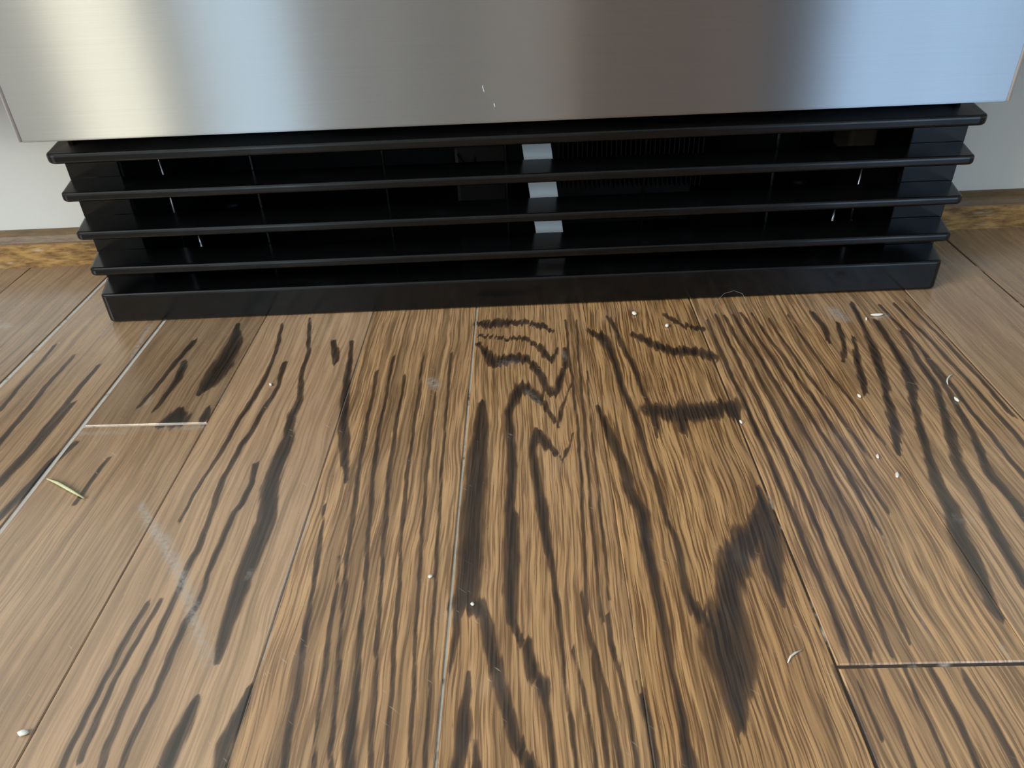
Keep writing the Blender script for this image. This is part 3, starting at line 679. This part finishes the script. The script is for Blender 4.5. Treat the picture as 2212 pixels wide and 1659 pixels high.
# white strip behind the slots, leaning a little
bm = bmesh.new()
bm_box(bm, -0.0098, 0.0098, -0.0006, 0.0006, -0.046, 0.046, 0.0003, 1)
lab = to_obj('label_strip', bm, TAPE, fridge)
lab.location = (0.0192, 0.0400, 0.0690); lab.rotation_euler = (0, math.radians(-7.6), 0)
lab['label'] = 'leaning white strip behind the grille slots'
# condenser coil right of the strip
coil = box('condenser_coil', 0.034, 0.142, 0.118, 0.122, 0.012, 0.126, BRACKET, fridge, 0.001)
for i in range(30):
    x = 0.036 + i * 0.0036
    box('fin', x, x + 0.0007, 0.086, 0.118, 0.052, 0.124, FINMAT, coil)
# junction bracket left of the strip, block at the right and upright wires
jb = box('terminal_box', -0.045, -0.005, 0.082, 0.120, 0.046, 0.092, BRACKET, fridge, 0.003)
box('clip', -0.0072, -0.0058, 0.079, 0.083, 0.074, 0.089, PIN, jb, 0.0003, 1)
tube('wire', [(-0.042, 0.080, 0.086), (-0.038, 0.079, 0.078), (-0.030, 0.079, 0.077), (-0.029, 0.082, 0.083)], 0.0012, FINMAT, jb, 6)
box('insulation_block', 0.250, 0.271, 0.088, 0.120, 0.070, 0.100, TAN, fridge, 0.003)
for x, z0, z1, r, y in ((-0.2520, 0.010, 0.118, 0.0010, 0.060), (-0.2395, 0.008, 0.044, 0.0012, 0.060), (0.2508, 0.008, 0.080, 0.0011, 0.060),
                        (0.2372, 0.008, 0.042, 0.0014, 0.060), (0.2850, 0.050, 0.074, 0.0009, 0.062)):
    tube('upright_wire', [(x, y, z0), (x, y, (z0 + z1) / 2), (x, y, z1)], r, PIN, fridge, 8)
for x in (-0.27, 0.27):
    lg = tube('levelling_foot', [(x, 0.22, 0.0), (x, 0.22, 0.006), (x, 0.22, 0.010)], 0.016, BRACKET, fridge, 12, False)

# ------------------------------------------------------------------ base cabinets, mouldings, worktop
def base_cabinet(side, label):
    s = -1 if side == 'left' else 1
    xin, xout = (0.3105 if s < 0 else 0.3075), 0.96
    X = lambda a, b: (min(s * a, s * b), max(s * a, s * b))
    root = tag(empty('base_cabinet', (0, 0, 0)), label, 'cabinet')
    a, b = X(xin, xout); box('toe_kick', a, b, 0.1130, 0.1290, 0.0, 0.176, CREAM, root)
    box('carcass', a, b, 0.046, 0.640, 0.176, 0.852, CREAM, root)
    a, b = X(xin + 0.002, xout - 0.002)
    dr = box('cabinet_door', a, b, 0.024, 0.046, 0.182, 0.848, CREAM, root, 0.002)
    for q in (X(xin + 0.002, xin + 0.062), X(xout - 0.062, xout - 0.002)):
        box('stile', q[0], q[1], 0.018, 0.024, 0.182, 0.848, CREAM, dr, 0.001, 1)
    for z0, z1 in ((0.182, 0.242), (0.788, 0.848)):
        q = X(xin + 0.062, xout - 0.062); box('rail', q[0], q[1], 0.018, 0.024, z0, z1, CREAM, dr, 0.001, 1)
    kx = s * (xin + 0.03)
    tube('knob', [(kx, 0.019, 0.76), (kx, 0.006, 0.76), (kx, -0.004, 0.76), (kx, -0.012, 0.76)], 0.012, PIN, dr, 12)
    return root
base_cabinet('left', 'cream painted base cabinet with recessed toe kick at the left of the grille')
base_cabinet('right', 'cream painted base cabinet with recessed toe kick at the right of the grille')
arc = [(0.1020 + 0.0105 * (1 - math.cos(t)), 0.0185 + 0.0105 * math.sin(t)) for t in [math.pi / 2 * k / 6 for k in range(7)]]
prof = [(0.1128, 0.0), (0.1018, 0.0)] + arc + [(0.1128, 0.0290)]
tag(extrude_profile_x('trim_1', prof, -0.96, -0.3105, MOULD, None, 40), kind='structure')
tag(extrude_profile_x('trim_2', [(y + 0.0028, z) if 0 else (y, z) for y, z in prof], 0.3075, 0.96, MOULD, None, 40), kind='structure')
tag(box('worktop', -0.965, 0.965, -0.012, 0.655, 0.8525, 0.890, COUNTER, None, 0.003), 'dark stone worktop above the refrigerator and cabinets', 'worktop')

# ------------------------------------------------------------------ furniture across the room, seen only in the steel
HUTCH = wood_plain('brown_hutch_wood', srgb(176, 138, 112), srgb(208, 172, 144))
h = tag(empty('bookcase', (0, 0, 0)), 'tall brown wooden bookcase against the far wall', 'bookcase')
for x0, x1 in ((0.29, 0.32), (1.01, 1.04)):
    box('side_panel', x0, x1, BACK + 0.01, BACK + 0.36, 0.0, 1.95, HUTCH, h, 0.002)
for z in (0.06, 0.48, 0.90, 1.32, 1.90):
    box('shelf', 0.32, 1.01, BACK + 0.02, BACK + 0.35, z, z + 0.03, HUTCH, h, 0.002)
box('back_panel', 0.32, 1.01, BACK + 0.01, BACK + 0.02, 0.0, 1.93, HUTCH, h)
CURT = plain('slate_curtain', (0.06, 0.09, 0.13, 1), 0.9)
bm = bmesh.new()
n = 60
cols = []
for i in range(n + 1):
    x = 1.06 + 0.36 * i / n; y = BACK + 0.09 + 0.028 * math.sin(i * 0.75)
    cols.append((bm.verts.new((x, y, 0.02)), bm.verts.new((x, y, 2.38)), bm.verts.new((x, y + 0.004, 2.38)), bm.verts.new((x, y + 0.004, 0.02))))
for a, b in zip(cols, cols[1:]):
    for q in range(4):
        bm.faces.new((a[q], b[q], b[(q + 1) % 4], a[(q + 1) % 4]))
bm.faces.new(cols[0]); bm.faces.new(cols[-1])
cu = tag(empty('curtain', (1.265, BACK + 0.09, 0)), 'slate blue curtain hanging beside the wide window', 'curtain')
cb = to_obj('fabric', bm, CURT, None); cb.parent = cu; cb.matrix_parent_inverse = Matrix.Translation((-1.265, -(BACK + 0.09), 0))
rod = tube('curtain_rod', [(1.08, BACK + 0.09, 2.39), (2.65, BACK + 0.09, 2.39)], 0.010, BRACKET, None, 10, False)
rod.parent = cu; rod.matrix_parent_inverse = Matrix.Translation((-1.265, -(BACK + 0.09), 0))

lamp = tag(empty('added_ceiling_lamp', (-1.85, -2.45, TOP)), 'unseen square ceiling lamp added to put a cream band in the steel', 'lamp')  # lamp added for the warm band it reflects in the door
bm = bmesh.new()
for q in ((-0.23, -0.20, -0.23, 0.23), (0.20, 0.23, -0.23, 0.23), (-0.20, 0.20, -0.23, -0.20), (-0.20, 0.20, 0.20, 0.23)):
    bm_box(bm, *q, -0.085, -0.004)
to_obj('rim', bm, WHITE, lamp)
box('back_plate', -0.20, 0.20, -0.20, 0.20, -0.012, -0.004, WHITE, lamp)
ll = area('added_cream_light', (0, 0, -0.078), (0, 0, 0), 0.4, 0.4, 20, (1.0, 0.90, 0.64)); ll.parent = lamp

# ------------------------------------------------------------------ crumbs, hairs and straw on the floor
def blob(name, x, y, sx, sy, sz, ang, mat, label, cat='crumb', group=None):
    bm = bmesh.new()
    bmesh.ops.create_icosphere(bm, subdivisions=2, radius=1.0)
    rg = random.Random(int(abs(x * 9173 + y * 3331) * 1000))
    for v in bm.verts:
        v.co *= 1 + rg.uniform(-.16, .16)
        v.co.x *= sx; v.co.y *= sy; v.co.z *= sz
    bmesh.ops.rotate(bm, verts=bm.verts, cent=(0, 0, 0), matrix=Matrix.Rotation(ang, 3, 'Z'))
    zmin = min(v.co.z for v in bm.verts)
    o = to_obj(name, bm, mat, None, True)
    o.location = (x, y, -zmin)
    return tag(o, label, cat, group)

st = tube('straw_bit', [(-0.2547, -0.1703, .0009), (-0.2460, -0.1752, .0016), (-0.2370, -0.1808, .0013), (-0.2276, -0.1867, .0009)], 0.0009, STRAW, None, 7)
tag(st, 'thin yellow-green bit of dry straw on the left planks', 'straw')
blob('crumb', -0.1921, -0.3151, .0020, .0012, .0010, .05, CRUMB, 'white crumb alone near the bottom left corner of the floor')
blob('crumb', 0.0781, -0.0181, .0014, .0020, .0011, .3, CRUMB, 'pale crumb closest to the front of the kick strip')
blob('crumb', 0.0972, -0.0363, .0012, .0018, .0010, -.2, CRUMB, 'pale crumb on the plank just right of the crumb nearest the kick strip')
blob('crumb', 0.2395, -0.0328, .0043, .0013, .0008, .05, CRUMB, 'flat whitish flake beside the round dust spot near the right end of the grille', 'flake')
blob('crumb', 0.2305, -0.0371, .0006, .0022, .0006, -.35, CRUMB, 'slim sliver standing left of the whitish flake near the grille')
blob('crumb', 0.2433, -0.1315, .0008, .0022, .0008, .05, CRUMB, 'white fleck just below the curved hair at the right')
blob('crumb', 0.1912, -0.1243, .0008, .0020, .0007, .05, CRUMB, 'white fleck left of the curved hair, on the dark wavy grain')
blob('crumb', 0.1796, -0.1779, .0007, .0019, .0007, -.3, CRUMB, 'upper of two white flecks close together on the right planks')
blob('crumb', 0.1833, -0.1925, .0009, .0023, .0007, -.4, CRUMB, 'lower of two white flecks close together on the right planks')
blob('crumb', 0.1182, -0.1442, .0007, .0016, .0006, .1, CRUMB, 'tiny white fleck on the seam right of the black grain patch')
blob('crumb', -0.0463, -0.2470, .0011, .0009, .0006, .6, CRUMB, 'tiny white fleck on the fine-lined plank left of the centre seam')
blob('crumb', -0.0273, -0.2630, .0008, .0009, .0006, .6, CRUMB, 'tiny white fleck on dark grain just right of the centre seam')
blob('crumb', -0.1567, -0.0881, .0008, .0016, .0006, .5, CRUMB, 'tiny pale fleck on the plank below the left end of the kick strip')
tag(tube('hair', [(0.2460, -0.1164, .0005), (0.2466, -0.1140, .0009), (0.2482, -0.1112, .0012), (0.2510, -0.1082, .0009), (0.2538, -0.1062, .0005)], 0.00045, HAIR, None, 6),
    'short curved white hair on the right planks', 'hair')
tag(tube('hair', [(0.1340, -0.0140, .0004), (0.1372, -0.0085, .0030), (0.1430, -0.0040, .0062), (0.1500, -0.0030, .0076), (0.1556, -0.0050, .0060), (0.1574, -0.0085, .0025), (0.1560, -0.0110, .0004)], 0.00013, FINEHAIR, None, 6),
    'thin looping hair leaning against the kick strip', 'hair')
tag(tube('hair', [(0.0957, -0.2970, .0004), (0.0975, -0.2945, .0007), (0.0997, -0.2930, .0007), (0.1030, -0.2914, .0004)], 0.00045, HAIR, None, 6),
    'short pale fibre beside the butt joint at the lower right', 'hair')
